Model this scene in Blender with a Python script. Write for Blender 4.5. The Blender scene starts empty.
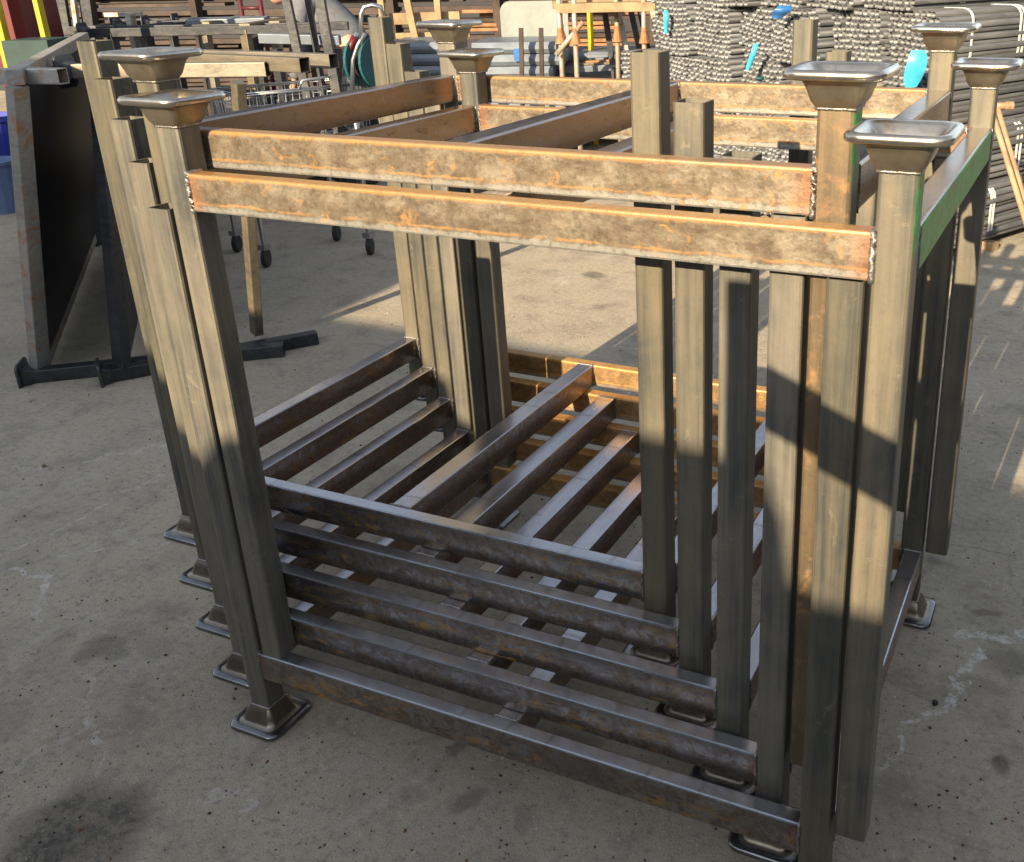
import bpy, bmesh, math, random
from mathutils import Vector, Matrix, Euler
random.seed(7)
SC = bpy.context.scene
COL = SC.collection
# ------------------------------------------------------------------ camera
CX, CY, CZ = 1.5584, -1.2593, 1.5687
YAW, PITCH, ROLL, F = math.radians(23.5134), math.radians(-21.9422), math.radians(-0.95), 991.18
PX, PY, RW, RH = 659.79, 362.76, 1024, 862
fw = Vector((-math.sin(YAW)*math.cos(PITCH), math.cos(YAW)*math.cos(PITCH), math.sin(PITCH)))
rt = fw.cross(Vector((0, 0, 1))).normalized()
up = rt.cross(fw)
rt, up = rt*math.cos(ROLL)+up*math.sin(ROLL), -rt*math.sin(ROLL)+up*math.cos(ROLL)
cam = bpy.data.cameras.new('camera'); camo = bpy.data.objects.new('camera', cam); COL.objects.link(camo)
camo.matrix_world = Matrix(((rt.x, up.x, -fw.x, CX), (rt.y, up.y, -fw.y, CY), (rt.z, up.z, -fw.z, CZ), (0, 0, 0, 1)))
cam.sensor_fit = 'HORIZONTAL'; cam.sensor_width = 36
cam.lens = F/RW*36
cam.shift_x = (RW/2-PX)/RW
cam.shift_y = (PY-RH/2)/RW
cam.clip_start = .05; cam.clip_end = 500
SC.camera = camo
SC.render.resolution_x = RW; SC.render.resolution_y = RH
# ------------------------------------------------------------------ light
SUN_EL, SUN_AZ = math.radians(20.7), math.radians(3.5)     # travel direction: +y, slightly +x
w = bpy.data.worlds.new('World'); SC.world = w; w.use_nodes = True
nt = w.node_tree; bg = nt.nodes['Background']
sky = nt.nodes.new('ShaderNodeTexSky'); sky.sky_type = 'NISHITA'; sky.sun_disc = False
sky.sun_elevation = SUN_EL; sky.sun_rotation = math.pi+SUN_AZ
hs = nt.nodes.new('ShaderNodeHueSaturation'); hs.inputs['Saturation'].default_value = .50
nt.links.new(sky.outputs[0], hs.inputs['Color']); nt.links.new(hs.outputs[0], bg.inputs[0]); bg.inputs[1].default_value = .12
sun = bpy.data.lights.new('sun', 'SUN'); sun.energy = 5.0; sun.angle = math.radians(.4); sun.color = (1, .79, .53)
suno = bpy.data.objects.new('sun', sun); COL.objects.link(suno)
trav = Vector((math.sin(SUN_AZ)*math.cos(SUN_EL), math.cos(SUN_AZ)*math.cos(SUN_EL), -math.sin(SUN_EL)))
suno.rotation_euler = trav.to_track_quat('-Z', 'Y').to_euler(); suno.location = (0, -10, 10)
SC.view_settings.view_transform = 'Standard'; SC.view_settings.look = 'None'
SC.view_settings.exposure = 1.16; SC.view_settings.gamma = 1
# ------------------------------------------------------------------ helpers
def ray(px, py): return fw+rt*((px-PX)/F)-up*((py-PY)/F)
def G(px, py, z=0.0):                       # point where the pixel's ray meets the level z
    d = ray(px, py); t = (z-CZ)/d.z; return Vector((CX, CY, CZ))+d*t
FH = Vector((-math.sin(YAW), math.cos(YAW), 0)); RHV = Vector((math.cos(YAW), math.sin(YAW), 0))
def D(px, py, d):                           # point on the ray at horizontal distance d ahead
    r = ray(px, py); return Vector((CX, CY, CZ))+r*(d/r.dot(FH))

class MB:
    def __init__(s): s.v = []; s.f = []; s.m = []
    def add(s, vs, fs, mi=0):
        o = len(s.v); s.v += [tuple(x) for x in vs]; s.f += [tuple(i+o for i in f) for f in fs]; s.m += [mi]*len(fs)
    def box(s, c, d, R=None, mi=0, bev=0):
        c = Vector(c); hx, hy, hz = d[0]/2, d[1]/2, d[2]/2
        R = R or Matrix.Identity(3)
        vs = [c+R@Vector((x*hx, y*hy, z*hz)) for x in (-1, 1) for y in (-1, 1) for z in (-1, 1)]
        s.add(vs, [(0, 1, 3, 2), (4, 6, 7, 5), (0, 4, 5, 1), (2, 3, 7, 6), (0, 2, 6, 4), (1, 5, 7, 3)], mi)
    def rings(s, rs, cap0=True, cap1=True, mi=0, closed=False):
        n = len(rs[0]); vs = [p for r in rs for p in r]; fs = []
        m = len(rs)
        for i in range(m-1+(1 if closed else 0)):
            for j in range(n):
                a, b = i*n+j, i*n+(j+1) % n; c, d = ((i+1) % m)*n+(j+1) % n, ((i+1) % m)*n+j
                fs.append((a, b, c, d))
        if cap0 and not closed: fs.append(tuple(range(n-1, -1, -1)))
        if cap1 and not closed: fs.append(tuple((m-1)*n+j for j in range(n)))
        s.add(vs, fs, mi)
    def tube(s, pts, r, n=8, mi=0, cap=True):
        pts = [Vector(p) for p in pts]; rs = []
        for i, p in enumerate(pts):
            t = (pts[min(i+1, len(pts)-1)]-pts[max(i-1, 0)]).normalized()
            a = t.cross(Vector((0, 0, 1)));  a = a.normalized() if a.length > .05 else Vector((1, 0, 0))
            b = a.cross(t).normalized(); rr = r[i] if isinstance(r, (list, tuple)) else r
            rs.append([p+(a*math.cos(2*math.pi*k/n)+b*math.sin(2*math.pi*k/n))*rr for k in range(n)])
        s.rings(rs, cap, cap, mi)
    def bar(s, p0, p1, wd, ht, rad=.003, wall=0, upv=(0, 0, 1), mi=0):   # rectangular section from p0 to p1
        p0, p1 = Vector(p0), Vector(p1); t = (p1-p0).normalized(); u = Vector(upv)
        a = t.cross(u)
        a = a.normalized() if a.length > .05 else Vector((1, 0, 0))
        b = a.cross(t).normalized()
        def ring(p, w_, h_, r_):
            o = []
            for (sx, sy, a0) in ((1, 1, 0), (-1, 1, 90), (-1, -1, 180), (1, -1, 270)):
                for k in range(3):
                    an = math.radians(a0+45*k)
                    o.append(p+a*(sx*(w_/2-r_)+r_*math.cos(an))+b*(sy*(h_/2-r_)+r_*math.sin(an)))
            return o
        if wall:
            ri = max(rad-wall, .0008)
            o0, o1 = ring(p0, wd, ht, rad), ring(p1, wd, ht, rad)
            i0, i1 = ring(p0, wd-2*wall, ht-2*wall, ri), ring(p1, wd-2*wall, ht-2*wall, ri)
            s.rings([i0, o0, o1, i1], closed=True, mi=mi)
        else:
            s.rings([ring(p0, wd, ht, rad), ring(p1, wd, ht, rad)], mi=mi)
    def build(s, name, mat, parent=None, smooth=False, loc=None):
        me = bpy.data.meshes.new(name); vs = s.v
        if loc is not None: L = Vector(loc); vs = [tuple(Vector(v)-L) for v in vs]
        me.from_pydata(vs, [], s.f)
        mats = mat if isinstance(mat, (list, tuple)) else [mat]
        for m in mats: me.materials.append(m)
        for p, mi in zip(me.polygons, s.m): p.material_index = mi; p.use_smooth = smooth
        me.update()
        bm = bmesh.new(); bm.from_mesh(me); bmesh.ops.recalc_face_normals(bm, faces=bm.faces); bm.to_mesh(me); bm.free()
        o = bpy.data.objects.new(name, me); COL.objects.link(o)
        if loc is not None: o.location = loc
        if parent: o.parent = parent
        return o
def tag(o, label=None, cat=None, group=None, kind=None):
    if label: o['label'] = label
    if cat: o['category'] = cat
    if group: o['group'] = group
    if kind: o['kind'] = kind
    return o
def empty(name, loc=(0, 0, 0), rz=0, label=None, cat=None, group=None):
    o = bpy.data.objects.new(name, None); COL.objects.link(o); o.location = loc; o.rotation_euler = (0, 0, rz)
    o.empty_display_size = .1
    return tag(o, label, cat, group)
def kid(o, parent):        # parent keeping world position (parent has only translation/rotation)
    o.parent = parent
    pm = Matrix.LocRotScale(parent.location, parent.rotation_euler, parent.scale)
    o.matrix_parent_inverse = pm.inverted()
    return o
# ------------------------------------------------------------------ materials
class NT:
    def __init__(s, name, metallic=0, rough=.6, spec=.5):
        s.m = bpy.data.materials.new(name); s.m.use_nodes = True; s.t = s.m.node_tree; s.b = s.t.nodes['Principled BSDF']
        s.b.inputs['Metallic'].default_value = metallic; s.b.inputs['Roughness'].default_value = rough
        s.b.inputs['Specular IOR Level'].default_value = spec
    def n(s, ty, **kw):
        x = s.t.nodes.new(ty)
        for k, v in kw.items(): setattr(x, k, v)
        return x
    def link(s, a, b): s.t.links.new(a, b)
    def coord(s, kind='Object', scale=(1, 1, 1), rnd=True):
        c = s.n('ShaderNodeTexCoord'); mp = s.n('ShaderNodeMapping'); mp.inputs['Scale'].default_value = scale
        s.link(c.outputs[kind], mp.inputs[0])
        if rnd:
            oi = s.n('ShaderNodeObjectInfo'); mu = s.n('ShaderNodeVectorMath', operation='SCALE')
            mu.inputs[0].default_value = (17.3, 31.1, 23.7); s.link(oi.outputs['Random'], mu.inputs['Scale'])
            s.link(mu.outputs[0], mp.inputs['Location'])
        return mp.outputs[0]
    def noise(s, vec, scale, detail=5, rough=.6, dist=0):
        x = s.n('ShaderNodeTexNoise'); x.inputs['Scale'].default_value = scale; x.inputs['Detail'].default_value = detail
        x.inputs['Roughness'].default_value = rough; x.inputs['Distortion'].default_value = dist
        if vec is not None: s.link(vec, x.inputs['Vector'])
        return x.outputs['Fac']
    def ramp(s, fac, stops):
        x = s.n('ShaderNodeValToRGB'); e = x.color_ramp.elements
        while len(e) < len(stops): e.new(.5)
        for i, (p, c) in enumerate(stops):
            e[i].position = p; e[i].color = (c, c, c, 1) if isinstance(c, (int, float)) else (*c, 1)
        s.link(fac, x.inputs[0]); return x.outputs[0]
    def mix(s, fac, a, b, mode='MIX'):
        x = s.n('ShaderNodeMix', data_type='RGBA', blend_type=mode)
        for sock, v in ((x.inputs[0], fac), (x.inputs[6], a), (x.inputs[7], b)):
            if isinstance(v, (int, float)): sock.default_value = v
            elif isinstance(v, tuple): sock.default_value = (*v, 1)
            else: s.link(v, sock)
        return x.outputs[2]
    def math(s, op, a, b=None, c=None, clamp=False):
        x = s.n('ShaderNodeMath', operation=op, use_clamp=clamp)
        for i, v in enumerate((a, b, c)):
            if v is None: continue
            if isinstance(v, (int, float)): x.inputs[i].default_value = v
            else: s.link(v, x.inputs[i])
        return x.outputs[0]
    def bump(s, h, strength=.3, dist=.002):
        x = s.n('ShaderNodeBump'); x.inputs['Strength'].default_value = strength; x.inputs['Distance'].default_value = dist
        s.link(h, x.inputs['Height']); s.link(x.outputs[0], s.b.inputs['Normal'])
    def out(s, col=None, rough=None, metal=None):
        if col is not None:
            if isinstance(col, tuple): s.b.inputs['Base Color'].default_value = (*col, 1)
            else: s.link(col, s.b.inputs['Base Color'])
        if rough is not None: s.link(rough, s.b.inputs['Roughness'])
        if metal is not None: s.link(metal, s.b.inputs['Metallic'])
        return s.m

def mill_steel(name, axis='z', a=(.33, .28, .17), b=(.20, .19, .14), c=(.12, .135, .14), metal=.62, rough=.42, rust=0.0, rustcol=(.45, .2, .06)):
    m = NT(name, metal, rough)
    def sc_(l, t): return {'x': (l, t, t), 'y': (t, l, t), 'z': (t, t, l)}[axis]
    v = m.coord(scale=sc_(1.0, 22)); v1 = m.coord(scale=(1, 1, 1)); vf = m.coord(scale=sc_(2.2, 90))
    n1 = m.noise(v, 2.6, 7, .68, .25); n2 = m.noise(v1, 5, 5, .6, .6); n3 = m.noise(v1, 75, 5, .75); nf = m.noise(vf, 2.0, 5, .6, .1)
    nb = m.noise(m.coord(scale=sc_(.45, 26)), 1.3, 3, .5, .1)
    t = m.math('ADD', m.math('MULTIPLY', n1, .38), m.math('MULTIPLY', nf, .12))
    t = m.math('MULTIPLY_ADD', nb, .18, t); t = m.math('MULTIPLY_ADD', n2, .32, t)
    col = m.ramp(t, [(.38, c), (.50, b), (.62, a)])
    col = m.mix(m.ramp(n3, [(.54, 0.), (.76, .4)]), col, tuple(x*.55 for x in b))
    col = m.mix(m.ramp(m.noise(v1, 14, 6, .7, 1.5), [(.62, 0.), (.66, .35)]), col, tuple(min(1, x*1.35) for x in a))     # dried drips and rub marks
    v2 = m.coord(scale=(16, 16, 16)); sn = m.noise(v2, 1.1, 2, .5, 2.5)
    ln = m.math('ABSOLUTE', m.math('SUBTRACT', sn, .5))
    col = m.mix(m.math('MULTIPLY', m.ramp(ln, [(.0, .5), (.004, 0.)]), m.ramp(n2, [(.58, 0.), (.66, .6)])), col, (.55, .5, .42))   # scratches
    oi_ = m.n('ShaderNodeObjectInfo'); hs_ = m.n('ShaderNodeHueSaturation'); m.link(col, hs_.inputs['Color'])
    m.link(m.math('MULTIPLY_ADD', oi_.outputs['Random'], .30, .84), hs_.inputs['Value']); m.link(m.math('MULTIPLY_ADD', oi_.outputs['Random'], -.5, 1.15), hs_.inputs['Saturation'])
    col = hs_.outputs[0]
    metalf = None
    if rust > 0:
        r = m.noise(v1, 11, 8, .72, .9)
        rf = m.ramp(r, [(.62-.25*rust, 0.), (.72-.22*rust, 1.)])
        col = m.mix(rf, col, rustcol)
        metalf = m.math('MULTIPLY', m.math('SUBTRACT', 1.0, rf), metal)
    rg = m.math('MULTIPLY_ADD', t, .5, rough-.22)
    m.bump(m.math('ADD', m.noise(v1, 90, 5, .7), nf), .3, .0010)
    return m.out(col, rg, metalf)

def rusty_rail(name, axis='x', half=.0335, base=(.30, .215, .14), base2=(.42, .36, .27), dark=(.11, .09, .075), orange=(.62, .28, .06), edge=1.0, metal=.35, endx=None, rough=.3, down=1, spot=.5):
    m = NT(name, metal, .5)
    v1 = m.coord(); st = {'x': (1, 2.2, 2.2), 'y': (2.2, 1, 2.2)}[axis]; v = m.coord(scale=st)
    c0 = m.coord(rnd=False); sp = m.n('ShaderNodeSeparateXYZ'); m.link(c0, sp.inputs[0])
    n1 = m.noise(v, 17, 8, .78, .5); n2 = m.noise(v1, 34, 6, .75, .5); n3 = m.noise(v1, 110, 4, .7); n4 = m.noise(v, 3, 4, .6)
    col = m.ramp(n1, [(.34, dark), (.47, base), (.62, base2)])
    col = m.mix(m.ramp(m.noise(v1, 75, 5, .8), [(.42, .45), (.50, 0.)]), col, dark)
    # mill-scale blotches with darker outlines
    vo = m.n('ShaderNodeTexVoronoi', feature='SMOOTH_F1'); vo.inputs['Scale'].default_value = 19
    wv = m.n('ShaderNodeVectorMath', operation='MULTIPLY_ADD'); nn_ = m.n('ShaderNodeTexNoise'); nn_.inputs['Scale'].default_value = 22; m.link(v1, nn_.inputs['Vector'])
    m.link(nn_.outputs['Color'], wv.inputs[0]); wv.inputs[1].default_value = (.05, .05, .05); m.link(v1, wv.inputs[2]); m.link(wv.outputs[0], vo.inputs['Vector'])
    vf = m.ramp(vo.outputs['Distance'], [(.38, 0.), (.48, .6), (.56, .2)])
    col = m.mix(m.math('MULTIPLY', vf, m.ramp(n2, [(.35, .2), (.6, 1.)])), col, tuple(x*.5 for x in base))
    pale = m.math('MULTIPLY', m.ramp(vo.outputs['Distance'], [(.16, 1.), (.30, 0.)]), m.ramp(n3, [(.35, .2), (.55, .75)]))
    col = m.mix(m.math('MULTIPLY', pale, .55), col, tuple(min(.8, x*1.45) for x in base2))
    # rust line above a bare strip on the lower edge, rust along the upper edge (zd: 1 at lower edge, -1 at upper)
    zd = m.math('MULTIPLY', sp.outputs[2], -1/half if down > 0 else 1/half)
    zn = m.math('ADD', zd, m.math('MULTIPLY', m.math('SUBTRACT', n1, .5), .55))
    brk = m.ramp(m.noise(v, 15, 5, .7), [(.38, .0), (.52, 1.)])
    lo = m.math('MULTIPLY', m.ramp(m.math('MULTIPLY_ADD', zn, .5, .5), [(.71, 0.), (.75, .85), (.77, .8), (.81, 0.)]), brk)
    st_ = m.ramp(m.math('MULTIPLY_ADD', zn, .5, .5), [(.80, 0.), (.86, .75)])
    hi = m.math('MULTIPLY', m.ramp(m.math('MULTIPLY_ADD', zn, .5, .5), [(.06, 1.), (.13, .0)]), m.ramp(n4, [(.3, .5), (.5, 1.)]))
    col = m.mix(m.math('MULTIPLY', st_, edge), col, (.36, .37, .35))
    sp2 = m.ramp(n2, [(.56, 0.), (.63, 1.)])
    big = m.ramp(m.noise(v1, 5.5, 3, .6), [(.46, 0.), (.66, 1.)])
    spk = m.math('MULTIPLY', m.math('MULTIPLY', sp2, big), spot*1.7)
    of = m.math('MAXIMUM', m.math('MULTIPLY', m.math('MAXIMUM', lo, hi), edge), m.math('MINIMUM', spk, .85))
    col = m.mix(of, col, m.mix(n3, tuple(x*.8 for x in orange), tuple(min(1, x*1.25) for x in orange)))
    if endx:   # heat tint beside the end welds
        xx = m.math('ABSOLUTE', sp.outputs[0 if axis == 'x' else 1])
        hf = m.ramp(m.math('ADD', m.math('MULTIPLY', m.math('SUBTRACT', n1, .5), .04), m.math('SUBTRACT', xx, endx)), [(.0, 0.), (.035, .6)])
        col = m.mix(hf, col, (.40, .16, .07))
    col = m.mix(m.ramp(n3, [(.50, 0.), (.74, .65)]), col, tuple(x*.5 for x in dark))
    m.bump(m.math('ADD', n2, n3), .4, .0016)
    return m.out(col, m.math('MULTIPLY_ADD', n1, .4, rough-.1), m.math('MULTIPLY', m.math('SUBTRACT', 1.0, of), metal))

def mill_rail(name, axis, clean, brown, amount=.5, endx=None, flip=1, ticks=.55, edge=1.0):
    """cold tube steel: smooth blue-grey mill scale with brown staining, flecks of orange rust and scale cracks"""
    m = NT(name, .95, .25)
    v1 = m.coord(); st = {'x': (1, 4, 4), 'y': (4, 1, 4)}[axis]; v = m.coord(scale=st)
    c0 = m.coord(rnd=False); sp = m.n('ShaderNodeSeparateXYZ'); m.link(c0, sp.inputs[0])
    n1 = m.noise(v, 4, 5, .6, .4); n2 = m.noise(v, 16, 7, .72, 1.0); n3 = m.noise(v1, 120, 4, .7); n4 = m.noise(v1, 42, 6, .75, .6)
    col = m.ramp(n1, [(.35, tuple(x*.72 for x in clean)), (.65, tuple(x*1.25 for x in clean))])
    bf = m.math('MULTIPLY', m.ramp(n1, [(.50-.3*amount+.02, 0.), (.60-.2*amount, 1.)]), m.ramp(n4, [(.32, .35), (.6, 1.)]))
    # sides carry rust stain plus painted shade; upper face kept bright as skylit
    g_ = m.n('ShaderNodeNewGeometry'); sg = m.n('ShaderNodeSeparateXYZ'); m.link(c0, sg.inputs[0])
    side = m.ramp(m.math('MULTIPLY', sp.outputs[2], flip/.0335), [(.0, .95), (.88, .85), (.93, .35)])
    bf = m.math('MULTIPLY', bf, side)
    col = m.mix(bf, col, brown)
    of = m.math('MULTIPLY', m.ramp(n2, [(.53, 0.), (.585, 1.)]), m.ramp(m.noise(v1, 5, 3, .6), [(.40, 0.), (.56, 1.)]))
    of = m.math('MULTIPLY', of, m.ramp(m.math('MULTIPLY', sp.outputs[2], flip/.0335), [(.0, .9), (.9, .4), (.95, .1)]))
    col = m.mix(of, col, (.40, .245, .085))
    dk = m.ramp(m.noise(v, 9, 6, .75, 1.2), [(.60, 0.), (.66, .75)])
    col = m.mix(m.math('MULTIPLY', dk, side), col, (.045, .04, .038))
    wv = m.n('ShaderNodeTexWave', bands_direction='X' if axis == 'x' else 'Y'); wv.inputs['Scale'].default_value = 3.1; wv.inputs['Distortion'].default_value = 5.5; wv.inputs['Detail Scale'].default_value = .6; wv.inputs['Detail'].default_value = 3
    m.link(v1, wv.inputs['Vector'])
    tk = m.math('MULTIPLY', m.ramp(wv.outputs['Fac'], [(.975, 0.), (.995, ticks)]), m.ramp(m.noise(v1, 6, 3, .6), [(.5, 0.), (.56, 1.)]))
    col = m.mix(m.math('MULTIPLY', tk, m.ramp(m.math('MULTIPLY', sp.outputs[2], flip/.0335), [(.3, 0.), (.9, 1.)])), col, (.12, .08, .05))
    ew = m.math('MULTIPLY', m.ramp(m.math('MULTIPLY', sp.outputs[2], flip/.0335), [(.885, 0.), (.92, .85*edge), (.98, .85*edge), (1.0, .25*edge)]), m.ramp(n4, [(.3, .3), (.5, 1.)]))  # bright sky highlight painted along the upper corners
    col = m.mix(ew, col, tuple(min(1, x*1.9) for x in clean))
    if endx:
        xx = m.math('ABSOLUTE', sp.outputs[0]); hf = m.ramp(m.math('SUBTRACT', xx, endx), [(.0, 0.), (.02, .6)]); col = m.mix(hf, col, (.22, .10, .06))
    bad = m.math('MULTIPLY', m.math('MAXIMUM', of, m.math('MULTIPLY', bf, .6)), m.math('SUBTRACT', 1.0, ew))
    m.bump(m.math('MULTIPLY', n4, m.math('ADD', bad, .12)), .3, .0012)
    rg = m.math('ADD', m.math('MULTIPLY_ADD', n1, .16, .10), m.math('MULTIPLY', bad, .3))
    return m.out(col, rg, m.math('SUBTRACT', .96, m.math('MULTIPLY', bad, .5)))

def plain(name, col, rough=.6, metal=0, var=.25, scale=9, bump=.0, spec=.5):
    m = NT(name, metal, rough, spec); v = m.coord()
    n = m.noise(v, scale, 6, .65, .3)
    c = m.mix(m.ramp(n, [(.35, 0.), (.68, 1.)]), tuple(x*(1-var) for x in col), tuple(min(1, x*(1+var)) for x in col))
    d = m.noise(v, scale*6, 4, .6)
    c = m.mix(m.ramp(d, [(.58, 0.), (.75, .35)]), c, tuple(x*.5 for x in col))
    if bump: m.bump(d, bump, .002)
    return m.out(c)

M = {}
M['post'] = mill_steel('post_mill_steel', 'z', a=(.212, .183, .125), b=(.148, .137, .105), c=(.062, .072, .074), metal=.35, rough=.48)
M['post_rust'] = mill_steel('post_rust_tinted', 'z', a=(.25, .19, .12), b=(.185, .145, .095), c=(.11, .09, .07), metal=.6, rough=.46, rust=.35, rustcol=(.26, .145, .065))
M['foot'] = plain('pressed_cup_steel', (.235, .205, .16), .33, .9, .28, 14, .12)  # same pressing as the cups, colour darkened for feet in shade
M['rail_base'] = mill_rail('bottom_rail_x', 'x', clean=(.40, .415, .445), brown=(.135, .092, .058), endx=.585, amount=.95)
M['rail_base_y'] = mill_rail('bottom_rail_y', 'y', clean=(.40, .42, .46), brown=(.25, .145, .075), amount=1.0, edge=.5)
M['rail_back'] = rusty_rail('back_rail_x', 'x', base=(.35, .215, .095), base2=(.42, .28, .14), dark=(.20, .13, .075), orange=(.66, .34, .08), edge=.6, metal=.4)
M['rail_top'] = rusty_rail('top_rail_x', 'x', base=(.225, .182, .130), base2=(.295, .26, .198), dark=(.145, .112, .078), orange=(.37, .20, .065), edge=.85, metal=.45, endx=.565, down=-1, spot=.75)
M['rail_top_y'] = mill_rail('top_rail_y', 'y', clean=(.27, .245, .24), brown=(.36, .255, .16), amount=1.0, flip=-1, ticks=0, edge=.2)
def green_side(name='green_paint_worn', zlim=None):
    m = NT(name, .2, .45); v = m.coord(scale=(1, 2.5, 5)); v1 = m.coord()
    n = m.noise(v, 9, 7, .7, .7); g = m.noise(v1, 40, 4, .7)
    c = m.mix(m.ramp(g, [(.4, 0.), (.65, 1.)]), (.015, .28, .06), (.03, .46, .12))
    c = m.mix(m.ramp(n, [(.53, 0.), (.60, .85)]), c, (.20, .15, .08))
    if zlim is not None:
        sp = m.n('ShaderNodeSeparateXYZ'); m.link(m.coord(rnd=False), sp.inputs[0])
        f = m.ramp(m.math('MULTIPLY_ADD', n, .25, m.math('SUBTRACT', sp.outputs[2], zlim)), [(.10, 0.), (.14, 1.)])
        c = m.mix(f, c, (.17, .16, .12))
    return m.out(c)
M['green'] = green_side(); M['green_post'] = green_side('green_paint_post_top', -.47)
M['weld'] = plain('weld_bead_silver', (.33, .315, .30), .42, .85, .3, 60, .6)
M['lip'] = plain('polished_cup_lip', (.56, .52, .45), .27, .95, .2, 20, .08)  # lip and bowl brightened as sunlit; same part as the foot lip
M['cup'] = plain('pressed_cup_sunny', (.33, .285, .21), .36, .85, .25, 14, .12)  # lighter copy of the foot steel, sunlight put into the colour
M['foot_lip'] = plain('dark_foot_lip', (.22, .22, .225), .22, .95, .25, 20, .08)  # lip colour darkened for the shade around the feet
M['dark_steel'] = mill_steel('dark_blue_steel', 'x', a=(.10, .10, .10), b=(.06, .065, .072), c=(.035, .04, .05), metal=.6, rough=.4)
M['grey_steel'] = mill_steel('grey_steel', 'x', a=(.50, .475, .40), b=(.40, .40, .375), c=(.27, .285, .30), metal=.45, rough=.45, rust=.4, rustcol=(.34, .17, .07))
M['sheet'] = plain('dark_sheet', (.022, .024, .032), .5, .4, .3, 3)
M['tan_post'] = mill_steel('tan_post_steel', 'x', a=(.30, .25, .17), b=(.23, .20, .145), c=(.14, .13, .105), metal=.5, rough=.42)
M['galv'] = plain('galvanised_sheet', (.19, .225, .265), .5, .4, .18, 6)
M['chrome'] = plain('bright_wire', (.46, .48, .50), .32, .9, .1, 10)
M['rubber'] = plain('black_rubber', (.03, .03, .032), .7, 0, .2, 20)
M['timber'] = plain('raw_timber', (.30, .215, .12), .75, 0, .3, 7)
M['rack_rust'] = plain('rusty_flat_bar', (.30, .15, .07), .7, .2, .45, 5)
M['rack_brown_shaded'] = plain('shaded_brown_flat_bar', (.055, .038, .03), .6, .3, .45, 5)  # brown darkened so the left rack's shade is in the colour
M['red'] = plain('red_paint', (.11, .008, .012), .45, 0, .2, 5)
M['maroon'] = plain('maroon_paint', (.08, .012, .018), .5, 0, .2, 5)
M['yellow'] = plain('yellow_paint', (.50, .38, .01), .45, 0, .15, 5)
M['teal'] = plain('teal_plastic', (.01, .085, .10), .5, 0, .2, 5)
M['dteal'] = plain('dark_teal_box', (.01, .045, .042), .6, 0, .3, 8)
M['blue'] = plain('blue_plastic', (.03, .05, .36), .45, 0, .2, 5)
M['paleblue'] = plain('pale_blue_plastic', (.16, .24, .46), .5, 0, .2, 5)
M['cyan'] = plain('cyan_film', (.06, .50, .78), .4, 0, .2, 12)
M['tag_blue'] = plain('deep_blue_film', (.03, .15, .42), .4, 0, .2, 12)
M['strap'] = plain('white_strap', (.74, .74, .72), .5, 0, .1, 30)
M['greyboard'] = plain('pale_grey_board', (.24, .265, .25), .55, 0, .2, 3)
M['shed'] = plain('dark_shed_sheet', (.035, .035, .04), .8, 0, .2, 2)
M['wallbrick'] = plain('rendered_wall', (.10, .095, .09), .85, 0, .15, 2)
M['handle'] = plain('weathered_handle', (.40, .26, .15), .7, .1, .3, 15)
M['scaff'] = mill_steel('scaffold_tube_steel', 'z', a=(.5, .45, .36), b=(.42, .38, .32), c=(.25, .22, .19), metal=.4, rough=.5, rust=.5, rustcol=(.42, .22, .09))
def pipe_mat():
    m = NT('grey_tube_steel', .35, .5); v = m.coord('Object', (10, 1, 10)); n = m.noise(v, 4, 5, .6)
    oi = m.n('ShaderNodeObjectInfo')
    c = m.ramp(n, [(.35, (.082, .088, .096)), (.6, (.125, .132, .14)), (.75, (.175, .18, .185))])
    k = m.math('MULTIPLY_ADD', oi.outputs['Random'], .6, .7)
    hs = m.n('ShaderNodeHueSaturation'); m.link(c, hs.inputs['Color']); m.link(k, hs.inputs['Value'])
    return m.out(hs.outputs[0])
M['pipe'] = pipe_mat(); M['pipe_end'] = plain('sawn_tube_end', (.105, .11, .115), .6, .2, .2, 40)

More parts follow.
